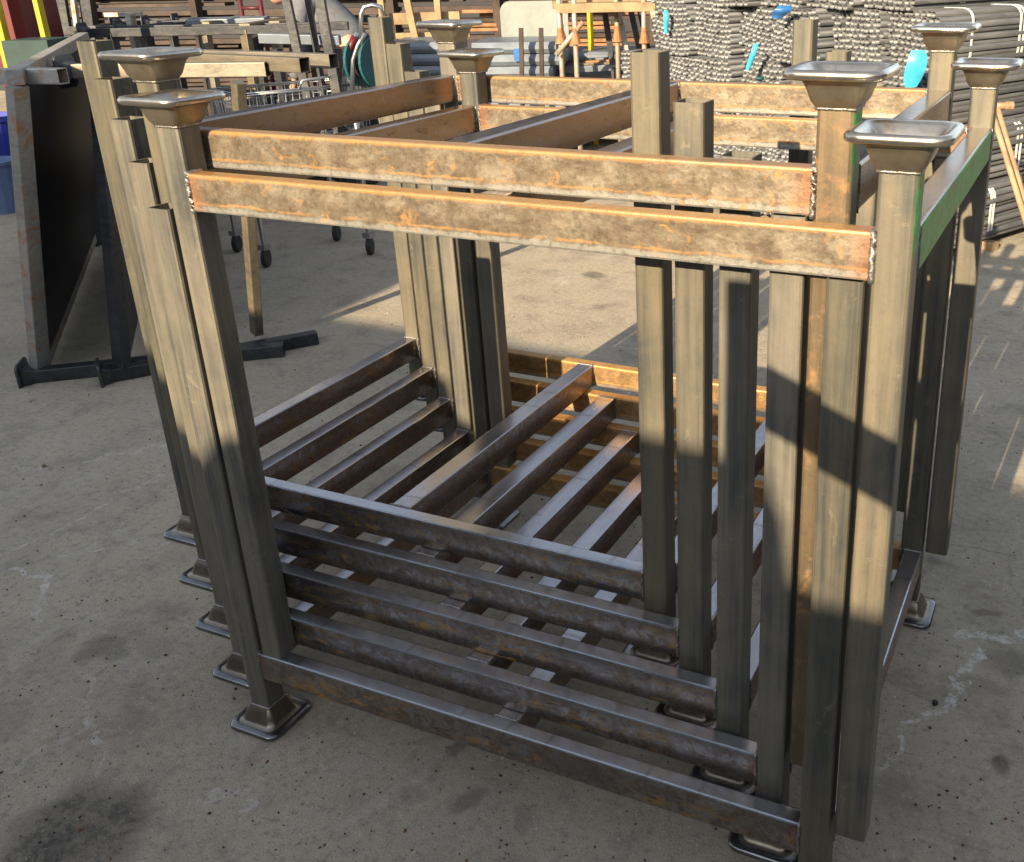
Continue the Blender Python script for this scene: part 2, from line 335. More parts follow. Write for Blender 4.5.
def concrete():
    m = NT('yard_concrete', 0, .8, .35)
    tc = m.n('ShaderNodeTexCoord'); P = tc.outputs['Object']
    n1 = m.noise(P, .9, 6, .62, .4); n2 = m.noise(P, 5, 7, .68, .3); n3 = m.noise(P, 46, 7, .75); n4 = m.noise(P, 210, 4, .75)
    col = m.ramp(n1, [(.32, (.41, .36, .272)), (.5, (.505, .442, .335)), (.68, (.585, .515, .388))])
    col = m.mix(m.ramp(n2, [(.36, .50), (.50, 0.)]), col, (.25, .22, .18))
    col = m.mix(m.ramp(n2, [(.56, 0.), (.72, .55)]), col, (.50, .455, .38))
    col = m.mix(m.ramp(n3, [(.38, .55), (.48, 0.)]), col, (.24, .215, .175))
    col = m.mix(m.ramp(n3, [(.57, 0.), (.66, .7)]), col, (.66, .60, .50))
    col = m.mix(m.ramp(n4, [(.52, 0.), (.64, .5)]), col, (.18, .165, .14))
    # tiny pits and white spatter
    vo = m.n('ShaderNodeTexVoronoi'); vo.inputs['Scale'].default_value = 26; m.link(P, vo.inputs['Vector'])
    pit = m.math('MULTIPLY', m.ramp(vo.outputs['Distance'], [(.06, 1.), (.11, 0.)]), m.ramp(m.noise(P, 2.3, 3), [(.5, 0.), (.56, 1.)]))
    col = m.mix(m.math('MULTIPLY', pit, .7), col, (.09, .08, .07))
    # trowel arcs, pale
    wv = m.n('ShaderNodeTexWave', wave_type='RINGS', rings_direction='Z'); wv.inputs['Scale'].default_value = 1.1; wv.inputs['Distortion'].default_value = 7
    wv.inputs['Detail'].default_value = 4; wv.inputs['Detail Scale'].default_value = 2.2
    m.link(P, wv.inputs['Vector'])
    arc = m.math('MULTIPLY', m.ramp(wv.outputs['Fac'], [(.90, 0.), (.97, 1.)]), m.ramp(m.noise(P, 3.1, 5, .7), [(.52, 0.), (.66, 1.)]))
    col = m.mix(m.math('MULTIPLY', arc, .35), col, (.62, .59, .53))
    sep = m.n('ShaderNodeSeparateXYZ'); 
    # distorted position for stains
    nz = m.n('ShaderNodeTexNoise'); nz.inputs['Scale'].default_value = 7; nz.inputs['Detail'].default_value = 5; m.link(P, nz.inputs['Vector'])
    off = m.n('ShaderNodeVectorMath', operation='MULTIPLY_ADD'); m.link(nz.outputs['Color'], off.inputs[0])
    off.inputs[1].default_value = (.16, .16, 0); m.link(P, off.inputs[2])
    sb = m.n('ShaderNodeVectorMath', operation='SUBTRACT'); m.link(off.outputs[0], sb.inputs[0]); sb.inputs[1].default_value = (.08, .08, 0)
    Q = sb.outputs[0]; m.link(Q, sep.inputs[0])
    def stain(cen, rx, ry, s, c=(.045, .043, .043)):
        nonlocal col
        dx = m.math('MULTIPLY', m.math('SUBTRACT', sep.outputs[0], cen.x), 1/rx); dy = m.math('MULTIPLY', m.math('SUBTRACT', sep.outputs[1], cen.y), 1/ry)
        d = m.math('SQRT', m.math('ADD', m.math('MULTIPLY', dx, dx), m.math('MULTIPLY', dy, dy)))
        f = m.math('MULTIPLY', m.ramp(m.math('MULTIPLY', d, .5), [(.28, 1.), (.5, 0.)]), m.math('MULTIPLY', m.ramp(n3, [(.40, .45), (.56, 1.)]), m.ramp(n2, [(.35, 1.), (.66, .6)])))
        col = m.mix(m.math('MULTIPLY', f, s), col, c)
    for (px, py, rx, ry, s) in ((105, 648, .085, .06, .7), (75, 835, .17, .17, .85), (150, 640, .10, .04, .3), (465, 805, .03, .045, .6), (458, 752, .02, .015, .7),
                                (575, 738, .09, .05, .75), (1004, 765, .025, .04, .75), (985, 615, .04, .02, .5), (1012, 665, .08, .07, .5), (700, 560, .05, .05, .4),
                                (935, 520, .06, .02, .4), (593, 275, .08, .07, .75), (640, 262, .06, .06, .6), (520, 820, .03, .05, .4), (940, 560, .05, .02, .4),
                                (600, 306, .06, .03, .35), (270, 745, .02, .10, .35), (978, 690, .09, .05, .35)):
        stain(G(px, py), rx, ry, s)
    # white chalky spatter lines
    spat = m.ramp(m.noise(P, 30, 6, .8), [(.45, 0.), (.57, .9)])
    def line(pa, pb, wd, s):
        nonlocal col
        a, b = G(*pa), G(*pb); d = (b-a); L = d.length; d.normalize()
        x = m.math('SUBTRACT', sep.outputs[0], a.x); y_ = m.math('SUBTRACT', sep.outputs[1], a.y)
        t = m.math('ADD', m.math('MULTIPLY', x, d.x), m.math('MULTIPLY', y_, d.y))
        q = m.math('ABSOLUTE', m.math('SUBTRACT', m.math('MULTIPLY', x, d.y), m.math('MULTIPLY', y_, d.x)))
        e = m.math('MAXIMUM', q, m.math('SUBTRACT', m.math('ABSOLUTE', m.math('SUBTRACT', t, L/2)), L/2))
        f = m.math('MULTIPLY', m.math('LESS_THAN', e, wd), spat)
        col = m.mix(m.math('MULTIPLY', f, s), col, (.8, .79, .75))
    for a in (((880, 752), (935, 712), .007, .9), ((935, 712), (985, 655), .012, .8), ((960, 640), (1020, 635), .02, .7), ((880, 752), (840, 772), .005, .5),
              ((38, 580), (42, 625), .008, .5), ((85, 680), (100, 775), .006, .55), ((8, 570), (40, 590), .008, .6), ((0, 560), (165, 475), .005, .5),
              ((35, 560), (200, 535), .004, .6), ((195, 800), (250, 790), .01, .5), ((10, 775), (95, 715), .01, .3), ((90, 460), (170, 445), .012, .4),
              ((560, 282), (575, 275), .05, .4), ((20, 470), (60, 465), .01, .6), ((240, 812), (262, 800), .012, .6)):
        line(*a)
    # slab joint-like hairline cracks
    vc = m.n('ShaderNodeTexVoronoi', feature='DISTANCE_TO_EDGE'); vc.inputs['Scale'].default_value = .55; m.link(Q, vc.inputs['Vector'])
    ck = m.math('MULTIPLY', m.ramp(vc.outputs['Distance'], [(.0, 1.), (.0025, 0.)]), m.math('MULTIPLY', m.ramp(n2, [(.5, 0.), (.6, 1.)]), .4))
    col = m.mix(ck, col, (.06, .058, .055))
    h = m.math('ADD', m.math('MULTIPLY', n3, .6), m.math('MULTIPLY', n4, .5)); h = m.math('ADD', h, m.math('MULTIPLY', n2, .6))
    m.bump(h, 1.0, .010)
    return m.out(col, m.math('MULTIPLY_ADD', n2, -.35, .92))
M['concrete'] = concrete()
# ------------------------------------------------------------------ ground
g = MB(); g.add([(-60, -40, 0), (60, -40, 0), (60, 80, 0), (-60, 80, 0)], [(0, 1, 2, 3)])
tag(g.build('ground', M['concrete']), kind='structure')
# ------------------------------------------------------------------ buildings: unseen workshop behind the camera, its roofline shaped for the yard's shade
TE = math.tan(SUN_EL); TA = math.tan(SUN_AZ)
WY = -5.6
def wz(z0, y=WY): return z0-y*TE           # height at y whose shadow line is z0 at y=0
def wx(x0, y=WY): return x0+y*TA
wb = empty('workshop_building', (0, WY-2, 0), 0, 'rendered workshop behind the photographer that shades the front of the yard', 'building')
b = MB()
prof = [(-14, 1.86), (-2.10, 1.86), (-2.04, .87), (-.42, .87), (-.30, .80), (-.22, .80), (-.20, .70), (-.02, .64), (.06, .72), (.13, .74), (.25, .74), (.27, .84), (1.15, .865), (1.19, .78), (1.27, .66), (1.44, .66), (1.56, .66), (1.60, 1.25), (14, 1.3)]
for (x0, z0), (x1, z1) in zip(prof[:-1], prof[1:]):
    xa, xb = wx(x0), wx(x1)
    if xb-xa < .02: continue
    h = wz(min(z0, z1) if abs(z0-z1) < .12 else max(z0, z1) if (x1 < -1.9 or x0 > 1.5) else min(z0, z1))
    b.add([(xa, WY, 0), (xb, WY, 0), (xb, WY, wz(z1) if abs(z1-z0) < .12 else h), (xa, WY, wz(z0) if abs(z1-z0) < .12 else h),
           (xa, WY-4, 0), (xb, WY-4, 0), (xb, WY-4, wz(z1) if abs(z1-z0) < .12 else h), (xa, WY-4, wz(z0) if abs(z1-z0) < .12 else h)],
          [(0, 1, 2, 3), (7, 6, 5, 4), (3, 2, 6, 7), (0, 3, 7, 4), (1, 5, 6, 2)])
kid(b.build('wall', M['wallbrick']), wb)
b = MB(); b.box((.6, WY+.03, 1.1), (2.4, .05, 2.2)); kid(b.build('door', M['galv']), wb)
rb = empty('brick_warehouse', (7.7, 0, 0), 0, 'dark brick warehouse along the right side of the yard', 'building')
b = MB(); b.box((9.2, 1.5, 2.1), (3.0, 25, 4.2)); kid(b.build('wall', plain('dark_brick', (.085, .06, .05), .85, 0, .3, 3)), rb)  # wall of the added building, unseen, keeps sky light off the posts
b = MB(); b.box((9.2, 1.5, 4.27), (3.3, 25.3, .13)); kid(b.build('roof', M['shed']), rb)
b = MB(); b.box((7.67, .5, 1.5), (.06, 3.2, 3.0)); kid(b.build('door', M['galv']), rb)
# added unseen braced frame, shaped to throw a person's arm shadow on the posts
TY = -1.85
tr = empty('braced_trestle', (1.2, TY, 0), 0, 'braced steel trestle standing behind the photographer', 'trestle')
def sh(x0, z0, y=TY): return Vector((x0+y*TA-.12*TA, y, z0+(-y+.1)*TE))
b = MB(); t = sh(1.105, 1.115); b.bar((t.x, TY, 0), t, .062, .062, .012); kid(b.build('post', M['dark_steel']), tr)
b = MB(); b.bar(sh(1.11, .965), sh(1.62, .755), .05, .085, .004); kid(b.build('brace', M['dark_steel']), tr)
b = MB(); t = sh(1.66, 1.0); b.bar((t.x, TY, 0), t, .11, .11, .012); kid(b.build('post', M['dark_steel']), tr)
# ------------------------------------------------------------------ the stillages
p, pd, W, DD, L, r0, hh = .052, .0504, 1.3075, .982, 1.1721, .1307, .0675
dx, dy, dz, tx, ty, ff, RR = .098, .0584, .0666, .0593, .0048, .0505, .0406
def rsq(hx, hy, rad, z, n=5):
    o = []
    for sx, sy, a0 in ((1, 1, 0), (-1, 1, 90), (-1, -1, 180), (1, -1, 270)):
        for k in range(n):
            an = math.radians(a0+90*k/(n-1)); o.append(Vector((sx*(hx-rad)+rad*math.cos(an), sy*(hy-rad)+rad*math.sin(an), z)))
    return o
def foot_mesh():        # pressed square bell, hollow, rolled lip; origin at the centre of the rim
    b = MB(); q = p/2; R_ = q+RR
    prof = [(q+.0005, .004, ff+.002), (q+.004, .006, ff-.004), (q+.009, .010, ff*.80), (q+.0135, .013, ff*.56), (q+.0175, .015, ff*.38), (q+.0215, .017, ff*.27),
            (q+.027, .020, ff*.235), (R_-.003, .022, ff*.23), (R_+.001, .024, ff*.17), (R_+.0015, .024, .003), (R_-.002, .022, -.002),
            (R_-.010, .019, -.001), (q+.027, .018, .002), (q+.020, .014, .010), (q+.012, .010, ff*.45), (q+.004, .006, ff*.8), (q-.006, .005, ff*.86), (.006, .0055, ff*.82)]
    rs = [rsq(h, h, r_, z) for h, r_, z in prof]
    b.rings(rs[:7], cap0=False, cap1=False); b.rings(rs[6:13], cap0=False, cap1=False, mi=1); b.rings(rs[12:], cap0=False, cap1=True, mi=1)
    return b
def bead(b, p0, p1=None, r=.0042):
    P_ = [Vector(x) for x in (p0 if p1 is None else (p0, p1))]; pts = []; rs = []; k = 0
    for a_, c_ in zip(P_[:-1], P_[1:]):
        n = max(3, int((c_-a_).length/.0045))
        for i in range(n+(1 if c_ is P_[-1] else 0)):
            pts.append(a_.lerp(c_, i/n)+Vector((random.uniform(-1, 1), random.uniform(-1, 1), random.uniform(-1, 1)))*r*.15)
            rs.append(r*(1.05 if k % 2 else .93)*random.uniform(.9, 1.12)); k += 1
    rs[0] *= .5; rs[-1] *= .5
    b.tube(pts, rs, 7)
def stillage(root, inv, mats, name_rails=None):
    """four tube posts with pressed feet, front, back, side and middle rails"""
    c0 = Vector((W/2, DD/2, 0))
    RY = Euler((0, math.pi if inv else 0, 0))
    def put(o, c):            # c: centre of the part in unit coords (origin at front-left corner)
        v = Vector(c)-c0
        if inv: v = Vector((-v.x, v.y, L-v.z))
        o.location = v; o.rotation_euler = RY; o.parent = root
        return o
    zr = r0+hh/2
    xs = (0, W-p); ys = (0, DD-pd)
    for ix, x in enumerate(xs):
        for iy, y in enumerate(ys):
            c = (x+p/2, y+pd/2, (L+ff)/2)
            m = MB(); m.bar((0, 0, -(L-ff)/2), (0, 0, (L-ff)/2), p, pd, .0055, .0032, upv=(0, 1, 0))
            pm = mats['post']
            if (ix, iy) in mats.get('rustpost', ()): pm = M['post_rust']
            o = put(m.build('post', pm), c)
            if inv and (ix, iy) == (0, 0):
                o.data.materials.append(M['green_post'])
                for f_ in o.data.polygons:
                    if abs(f_.normal.x) > .9 and f_.center.x < -.02: f_.material_index = 1
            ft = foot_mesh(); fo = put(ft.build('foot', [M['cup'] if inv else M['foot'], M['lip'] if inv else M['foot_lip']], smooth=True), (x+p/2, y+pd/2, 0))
            fo.data.polygons.foreach_set('use_smooth', [True]*len(fo.data.polygons))
            wb_ = MB(); q = p/2
            cs = [(-q, -q), (q, -q), (q, q), (-q, q)]
            bead(wb_, [(*c_, ff) for c_ in cs+[cs[0], cs[1]]], None, .0026)
            wo = wb_.build('weld_bead', M['weld'], smooth=True); wo.parent = fo
    fd, sd, md = .034, .042, .050
    def rail(nm, c, dim, axis, mat, welds):
        m = MB()
        if axis == 'x': m.bar((-dim/2, 0, 0), (dim/2, 0, 0), mat[1], hh, .004, 0)
        else: m.bar((0, -dim/2, 0), (0, dim/2, 0), mat[1], hh, .004, 0)
        mm = mat[0]
        o = m.build(nm, mm); put(o, c)
        for chain in welds:
            wm = MB(); bead(wm, chain, None, .0050 if (nm == 'front_rail' and inv) else .0026)
            wo = wm.build('weld_bead', M['weld'], smooth=True); wo.parent = o
        return o
    lx = W-2*p; ly = DD-2*pd
    def xweld(w_):
        return [[(s_*lx/2, w_/2, -hh/2), (s_*lx/2, -w_/2, -hh/2), (s_*lx/2, -w_/2, hh/2), (s_*lx/2, w_/2, hh/2)] for s_ in (-1, 1)]
    def yweld(w_, l_):
        return [[(-w_/2, s_*l_/2, -hh/2), (-w_/2, s_*l_/2, hh/2), (w_/2, s_*l_/2, hh/2), (w_/2, s_*l_/2, -hh/2)] for s_ in (-1, 1)]
    rail('front_rail', (W/2, fd/2+.0005, zr), lx, 'x', (mats['front'], fd), xweld(fd))
    rail('back_rail', (W/2, DD-pd+fd/2, zr), lx, 'x', (mats['back'], fd), xweld(fd))
    o1 = rail('side_rail', (sd/2+.0005, DD/2, zr), ly, 'y', (mats['side'], sd), yweld(sd, ly))
    rail('side_rail', (W-sd/2-.0005, DD/2, zr), ly, 'y', (mats['side'], sd), yweld(sd, ly))
    if mats.get('green'):       # worn green paint on the outer face that ends up on the right
        me = o1.data; me.materials.append(M['green'])
        for f_ in me.polygons:
            if abs(f_.normal.x) > .9 and f_.center.x < 0: f_.material_index = 1
    ml = DD-pd-fd-.001
    rail('middle_rail', (W/2, fd+ml/2, zr), ml, 'y', (mats['mid'], md), yweld(md, ml-.002))
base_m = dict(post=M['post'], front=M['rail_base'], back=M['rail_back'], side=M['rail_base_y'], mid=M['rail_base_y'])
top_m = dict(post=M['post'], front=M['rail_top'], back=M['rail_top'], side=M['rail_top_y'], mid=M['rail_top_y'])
lab = ['upright steel stillage nearest the camera, its bottom rail the lowest of all',
       'upright steel stillage second from the front, its bottom rail just behind the lowest one',
       'upright steel stillage in the middle of the five nested ones, third bottom rail up',
       'upright steel stillage fourth from the front, its bottom rail just under the topmost one',
       'rearmost upright steel stillage with the tallest open post tops and topmost bottom rails']
for k in range(5):
    root = empty('post_stillage', (W/2-k*dx, DD/2+k*dy, k*dz), 0, lab[k], 'stillage', 'upright nested post stillages')
    stillage(root, False, base_m)
zt = r0+hh
for k in range(2):
    root = empty('post_stillage', (W/2+tx-k*dx, DD/2+ty+k*dy, zt+.0005+k*dz), 0,
                 ['upturned steel stillage in front, with green paint on its right side rail', 'upturned steel stillage behind, its rusty front rail the higher of the two'][k],
                 'stillage', 'upturned post stillages')
    tm = dict(top_m)
    if k == 0: tm['green'] = True
    # in inverted units x is mirrored: the photo's right side is the local left side
    if k == 1: tm['rustpost'] = ((0, 0),)
    stillage(root, True, tm)
# ------------------------------------------------------------------ left: large stillages tipped on their sides
def bars(name, root, mat, lst, wall=0):
    for (p0, p1, w_, h_) in lst:
        m = MB(); m.bar(p0, p1, w_, h_, .004, wall); kid(m.build(name, mat, loc=(Vector(p0)+Vector(p1))/2), root)
def flange(root, pos, direction, mat=None, s=1.0):
    m = foot_mesh(); o = m.build('foot', [mat or M['dark_steel']]*2, smooth=True)
    q = Vector(direction).to_track_quat('Z', 'Y'); o.rotation_euler = q.to_euler(); o.location = pos; o.scale = (s, s, s)
    kid(o, root)
def V(x, y, z): return Vector((x, y, z))
aa = V(.743, .669, 0)
u1 = empty('tipped_stillage', (-2.4, 1.2, 0), 0, 'large dark stillage with a sheet panel tipped on its side at the left edge', 'stillage', 'stillages tipped on their sides')
A0, A1 = G(36, 375, .028), G(284, 349, .028)
bars('post', u1, M['dark_steel'], [(A0, A1, .056, .056)], .003); flange(u1, A0-(A1-A0).normalized()*.05, (A1-A0))
bb, bt = G(40, 366, .057), G(17, 86, 1.19)
bars('upright', u1, M['grey_steel'], [(bb, bt, .066, .045)])
Nn = V(-1.85, 1.75, 0)
bars('rail', u1, M['grey_steel'], [(bt+V(0, 0, .03), bt+Nn+V(0, 0, .03), .055, .055), (bb+V(0, 0, .0), bb+Nn, .055, .05)])
bars('upright', u1, M['dark_steel'], [(bb+Nn, bt+Nn, .06, .045)])
m = MB(); nn = V(.69, .72, 0)*.012
m.add([bb+nn, bb+Nn+nn, bt+Nn+nn, bt+nn, bb+nn*2, bb+Nn+nn*2, bt+Nn+nn*2, bt+nn*2], [(0, 1, 2, 3), (7, 6, 5, 4), (0, 4, 5, 1), (1, 5, 6, 2), (2, 6, 7, 3), (3, 7, 4, 0)])
kid(m.build('sheet_panel', M['sheet']), u1)
a1 = G(63, 76, 1.215); a0 = a1-V(.93, .37, 0)*1.4
a0 = G(0, 76, 1.215)+(G(0, 76, 1.215)-a1)*2.0
bars('post', u1, M['grey_steel'], [(a0, a1, .056, .056)], .003)
u2 = empty('tipped_stillage', (-2.0, 1.3, 0), 0, 'stillage tipped on its side behind the left cups, with tan open-ended top posts', 'stillage', 'stillages tipped on their sides')
A0, A1 = G(113, 374, .028), G(317, 337, .028)
bars('post', u2, M['dark_steel'], [(A0, A1, .056, .056)], .003); flange(u2, A0-(A1-A0).normalized()*.05, (A1-A0))
bb2, bt2 = G(122, 366, .057), G(98, 84, 1.17)
bars('upright', u2, M['dark_steel'], [(bb2, bt2, .062, .045)])
m = MB(); Nm = V(-1.5, 1.45, 0)
m.add([bb2+nn, bb2+Nm+nn, bt2+Nm+nn, bt2+nn, bb2+nn*2, bb2+Nm+nn*2, bt2+Nm+nn*2, bt2+nn*2], [(0, 1, 2, 3), (7, 6, 5, 4), (0, 4, 5, 1), (1, 5, 6, 2), (2, 6, 7, 3), (3, 7, 4, 0)])
kid(m.build('sheet_panel', M['sheet']), u2)
bars('upright', u2, M['tan_post'], [(G(257, 333, .06), G(238, 82, 1.165), .04, .055)])
fl_ = G(76, 71, 1.18); e_ = G(268, 69, 1.18)
bars('post', u2, M['tan_post'], [(fl_, e_, .056, .06)], .003); flange(u2, fl_-(e_-fl_).normalized()*.05, e_-fl_)
for (e, s0, z) in (((305, 65), (217, 61), 1.2), ((334, 61), (250, 58), 1.2)):
    e_, s_ = G(*e, z), G(*s0, z)
    e_.z -= .0; s_ = e_+(s_-e_).normalized()*1.15
    bars('post', u2, M['tan_post'], [(s_, e_, .056, .06)], .003)
# further stillages lying behind
for (fx, fy, z, lb) in ((56, 31, 1.2, 'tipped dark stillage behind the sheet panel, its flange left of the next'), (90, 33, 1.2, 'tipped dark stillage behind the open post tops at upper left'),
                    (126, 30, 1.2, 'tipped dark stillage furthest along the row behind the front left cups')):
    P0 = G(fx, fy, z); P1 = P0+V(.9, .45, 0)*1.5
    u = empty('tipped_stillage', (P0.x, P0.y, 0), 0, lb, 'stillage', 'stillages tipped on their sides')
    n_ = V(-.45, .9, 0)*.98
    bars('post', u, M['dark_steel'], [(P0, P1, .056, .056), (P0+n_, P1+n_, .056, .056), (P0+V(0, 0, -1.17), P1+V(0, 0, -1.17), .056, .056), (P0+n_+V(0, 0, -1.17), P1+n_+V(0, 0, -1.17), .056, .056)])
    q = V(.9, .45, 0)*.14
    bars('rail', u, M['dark_steel'], [(P0+q, P0+q+V(0, 0, -1.14), .04, .06), (P0+q, P0+q+n_, .06, .04), (P0+q+n_, P0+q+n_+V(0, 0, -1.14), .04, .06)])
    q = V(.9, .45, 0)*1.0
    bars('rail', u, M['tan_post'], [(P0+q+V(0, 0, .01), P0+q+n_+V(0, 0, .01), .07, .06), (P0+q, P0+q+V(0, 0, -1.14), .06, .05)])
    for o_ in (V(0, 0, 0), n_, V(0, 0, -1.13), n_+V(0, 0, -1.13)): flange(u, P0+o_-V(.9, .45, 0)*.05, V(.9, .45, 0))
# ------------------------------------------------------------------ pile of tube bundles
GC = V(.86, 4.18, 0); BL = V(-.891, .454, 0); AX = V(.454, .891, 0)
PR = .0178; PITCH_ = .0362; PLEN = 3.0
def pipe_mesh():
    b_ = MB(); n = 10
    def rg(r_, y_): return [Vector((r_*math.cos(2*math.pi*k/n), y_, r_*math.sin(2*math.pi*k/n))) for k in range(n)]
    b_.rings([rg(PR-.0024, .25), rg(PR-.0024, 0), rg(PR, 0), rg(PR, PLEN)], cap0=True, cap1=True)
    o = b_.build('tube', [M['pipe'], M['pipe_end']], smooth=True)
    for f_ in o.data.polygons:
        if abs(f_.normal.y) > .7: f_.use_smooth = False; f_.material_index = 1
    return o
tube0 = pipe_mesh(); used = [False]
hexes = []
NX, NZ = 10, 10
for j in range(NZ):
    for i in range(NX):
        x_ = (i-(NX-1)/2+(.25 if j % 2 else -.25))*PITCH_; z_ = (j-(NZ-1)/2)*PITCH_*.866
        if abs(x_) > PITCH_*4.4 and (j in (0, NZ-1)): continue
        hexes.append((x_, z_))
ang = math.atan2(-AX.x, AX.y)
BW = PITCH_*(NX+.12); BH = PITCH_*.866*NZ+.002
rows = []
off = [0.0, .10, .17, .24, .42]
for row in range(5):
    for k in range(8):
        s = off[row]+BW*(k+.5)-(BW/2 if False else 0)+random.uniform(-.01, .01)
        if s > 2.75-.05*row: continue
        rows.append((row, k, s))
lvl = ['bottom', 'second', 'third', 'fourth', 'top']
ordw = ['nearest the right end', 'second from the right', 'third from the right', 'fourth from the right', 'fifth from the right', 'sixth from the right', 'seventh from the right', 'furthest left']
for (row, k, s) in rows:
    z = BH/2+.05+row*BH
    st = (random.uniform(-.05, .05)+random.choice([0, 0, 0, .12, -.08])) if k > 0 else [0, .06, -.02, .12, .05][row]
    c = GC+BL*s+AX*(st+.03*row)
    root = empty('tube_bundle', (c.x, c.y, z-BH/2), ang+random.uniform(-.02, .02), 'bundle of grey steel tubes in the %s layer of the pile, %s' % (lvl[row], ordw[k]), 'tube bundle', 'bundles of steel tube')
    ra = random.choice([0, .0, math.pi]); ca, sa = math.cos(ra), math.sin(ra); w1, w2, w3 = random.uniform(.15, .5), random.uniform(0, 6), random.uniform(-.12, .12)
    for (hx, hz) in hexes:
        if used[0]: o = tube0.copy(); COL.objects.link(o)
        else: o = tube0; used[0] = True
        X = hx*ca-hz*sa; Z = hx*sa+hz*ca
        Z += .012*math.sin(X*18*w1*2+w2)*(1-abs(Z)/.16*.6)+X*w3*(1-abs(Z)/.16)
        X += .008*math.sin(Z*22+w2)+random.gauss(0, .0012); Z += random.gauss(0, .0010)
        rr = math.hypot(X, Z)
        o.parent = root; o.location = (X, random.gauss(0, .009), Z+BH/2); o.rotation_euler = (0, random.uniform(0, 3), 0)
    if k <= 1:
        for yy in ((.47, .50, 1.5) if row % 2 == 0 else (.28, .75, .79, 1.8)):
            b_ = MB(); hx_, hz_ = BW/2+.004, BH/2+.004
            def rr2(g_, y_): return [Vector((v.x, y_, v.y+BH/2)) for v in rsq(hx_-g_, hz_-g_, .07, 0)]
            b_.rings([rr2(0, yy), rr2(0, yy+.018), rr2(.003, yy+.018), rr2(.003, yy)], closed=True)
            so = b_.build('strap', M['strap']); so.parent = root
# timber bearer under the pile
b = MB(); b.bar(GC+BL*(-.05)+AX*.5+V(0, 0, .024), GC+BL*2.8+AX*.5+V(0, 0, .024), .07, .046); tag(b.build('bearer', M['timber']), 'timber bearer under the front ends of the tube pile', 'bearer', 'bearers under the tube pile')
b = MB(); b.bar(GC+BL*(-.05)+AX*2.2+V(0, 0, .024), GC+BL*2.8+AX*2.2+V(0, 0, .024), .07, .046); tag(b.build('bearer', M['timber']), 'timber bearer under the far half of the tube pile', 'bearer', 'bearers under the tube pile')
# blue film scraps stuck in the pile
def film(px, py, w_, h_, mat, lb, tilt=0, d=5.2):
    c = D(px, py, d); b_ = MB(); n = 6; vs = []; e = RHV; f_ = FH*-1
    for i in range(n+1):
        t_ = i/n; zz = (.5-t_)*h_
        ww = w_*(.42+.58*math.sin(math.pi*(.18+.72*t_)))*random.uniform(.88, 1.06)
        bul = .02*math.sin(t_*5)
        ctr = c+V(0, 0, zz)+e*(tilt*zz)+f_*bul
        for s_ in (-1, -.3, .3, 1): vs.append(ctr+e*ww/2*s_+f_*(.018*(1-abs(s_))))
    fs = [(i*4+j, i*4+j+1, i*4+j+5, i*4+j+4) for i in range(n) for j in range(3)]
    vs2 = [v-f_*.002 for v in vs]; k_ = len(vs)
    fs2 = [tuple(x+k_ for x in reversed(f)) for f in fs]
    b_.add(vs+vs2, fs+fs2)
    tag(b_.build('plastic_scrap', mat, smooth=True, loc=c), lb, 'plastic scrap', 'blue plastic scraps on the tube pile')
def pile_depth(px, off=0.12):  # horizontal distance to the pile face in that column
    best = None
    for i in range(300):
        P_ = GC+BL*(i*.01); q = (P_-Vector((CX, CY, 0))); dd = q.dot(FH); xx = PX+F*(q.dot(RHV))/dd*1.02
        if best is None or abs(xx-px) < best[0]: best = (abs(xx-px), dd)
    return best[1]-off
film(915, 69, .105, .185, M['cyan'], 'large cyan plastic scrap hanging right of the rear posts', .1, pile_depth(915)-.05)
film(666, 22, .035, .15, M['cyan'], 'small cyan and white scrap at the left end of the tube pile', 0, pile_depth(666))
film(781, 12, .10, .07, M['tag_blue'], 'deep blue scrap near the top of the tube pile', .6, pile_depth(781))
film(752, 57, .04, .16, M['cyan'], 'narrow cyan scrap left of the tall rear post', .3, pile_depth(752))
film(760, 79, .05, .03, M['teal'], 'tiny teal scrap low on the pile above the back rail', 0, pile_depth(760))
# hand tools leaning on the pile, right edge
def hammer(px0, py0, px1, py1, d0, d1, lb, head=True):
    a_, b__ = D(px0, py0, d0), D(px1, py1, d1)
    t = empty('long_hammer', (b__.x, b__.y, 0), 0, lb, 'hammer', 'long tools leaning on the tubes')
    m_ = MB(); m_.tube([a_, a_.lerp(b__, .5), b__], [.012, .014, .015], 10); kid(m_.build('handle', M['handle'], smooth=True), t)
    if head:
        m_ = MB(); h = RHV*.075
        m_.tube([a_-h-V(0, 0, -.0), a_-h*.55, a_-h*.5, a_+h*.5, a_+h*.55, a_+h], [.02, .021, .016, .016, .021, .02], 10); kid(m_.build('head', M['handle'], smooth=False), t)
hammer(997, 106, 1062, 330, 4.75, 4.35, 'long rusty hammer leaning on the right of the tube bundles')
hammer(992, 112, 1047, 290, 4.62, 4.4, 'thin bare tool handle leaning just left of the hammer', False)
# ------------------------------------------------------------------ background clutter
# shed behind
wall = empty('dark_shed', (-6, 15, 0), 0, 'dark open shed behind the steel racks', 'shed')
b = MB(); c = D(350, 20, 15); b.box((c.x, c.y, 2.0), (16, .2, 4.0), Matrix.Rotation(YAW, 3, 'Z')); kid(b.build('wall', M['shed']), wall)
b = MB(); c = D(350, 20, 13.2); b.box((c.x, c.y, 4.1), (16, 4.4, .12), Matrix.Rotation(YAW, 3, 'Z')); kid(b.build('roof', M['shed']), wall)
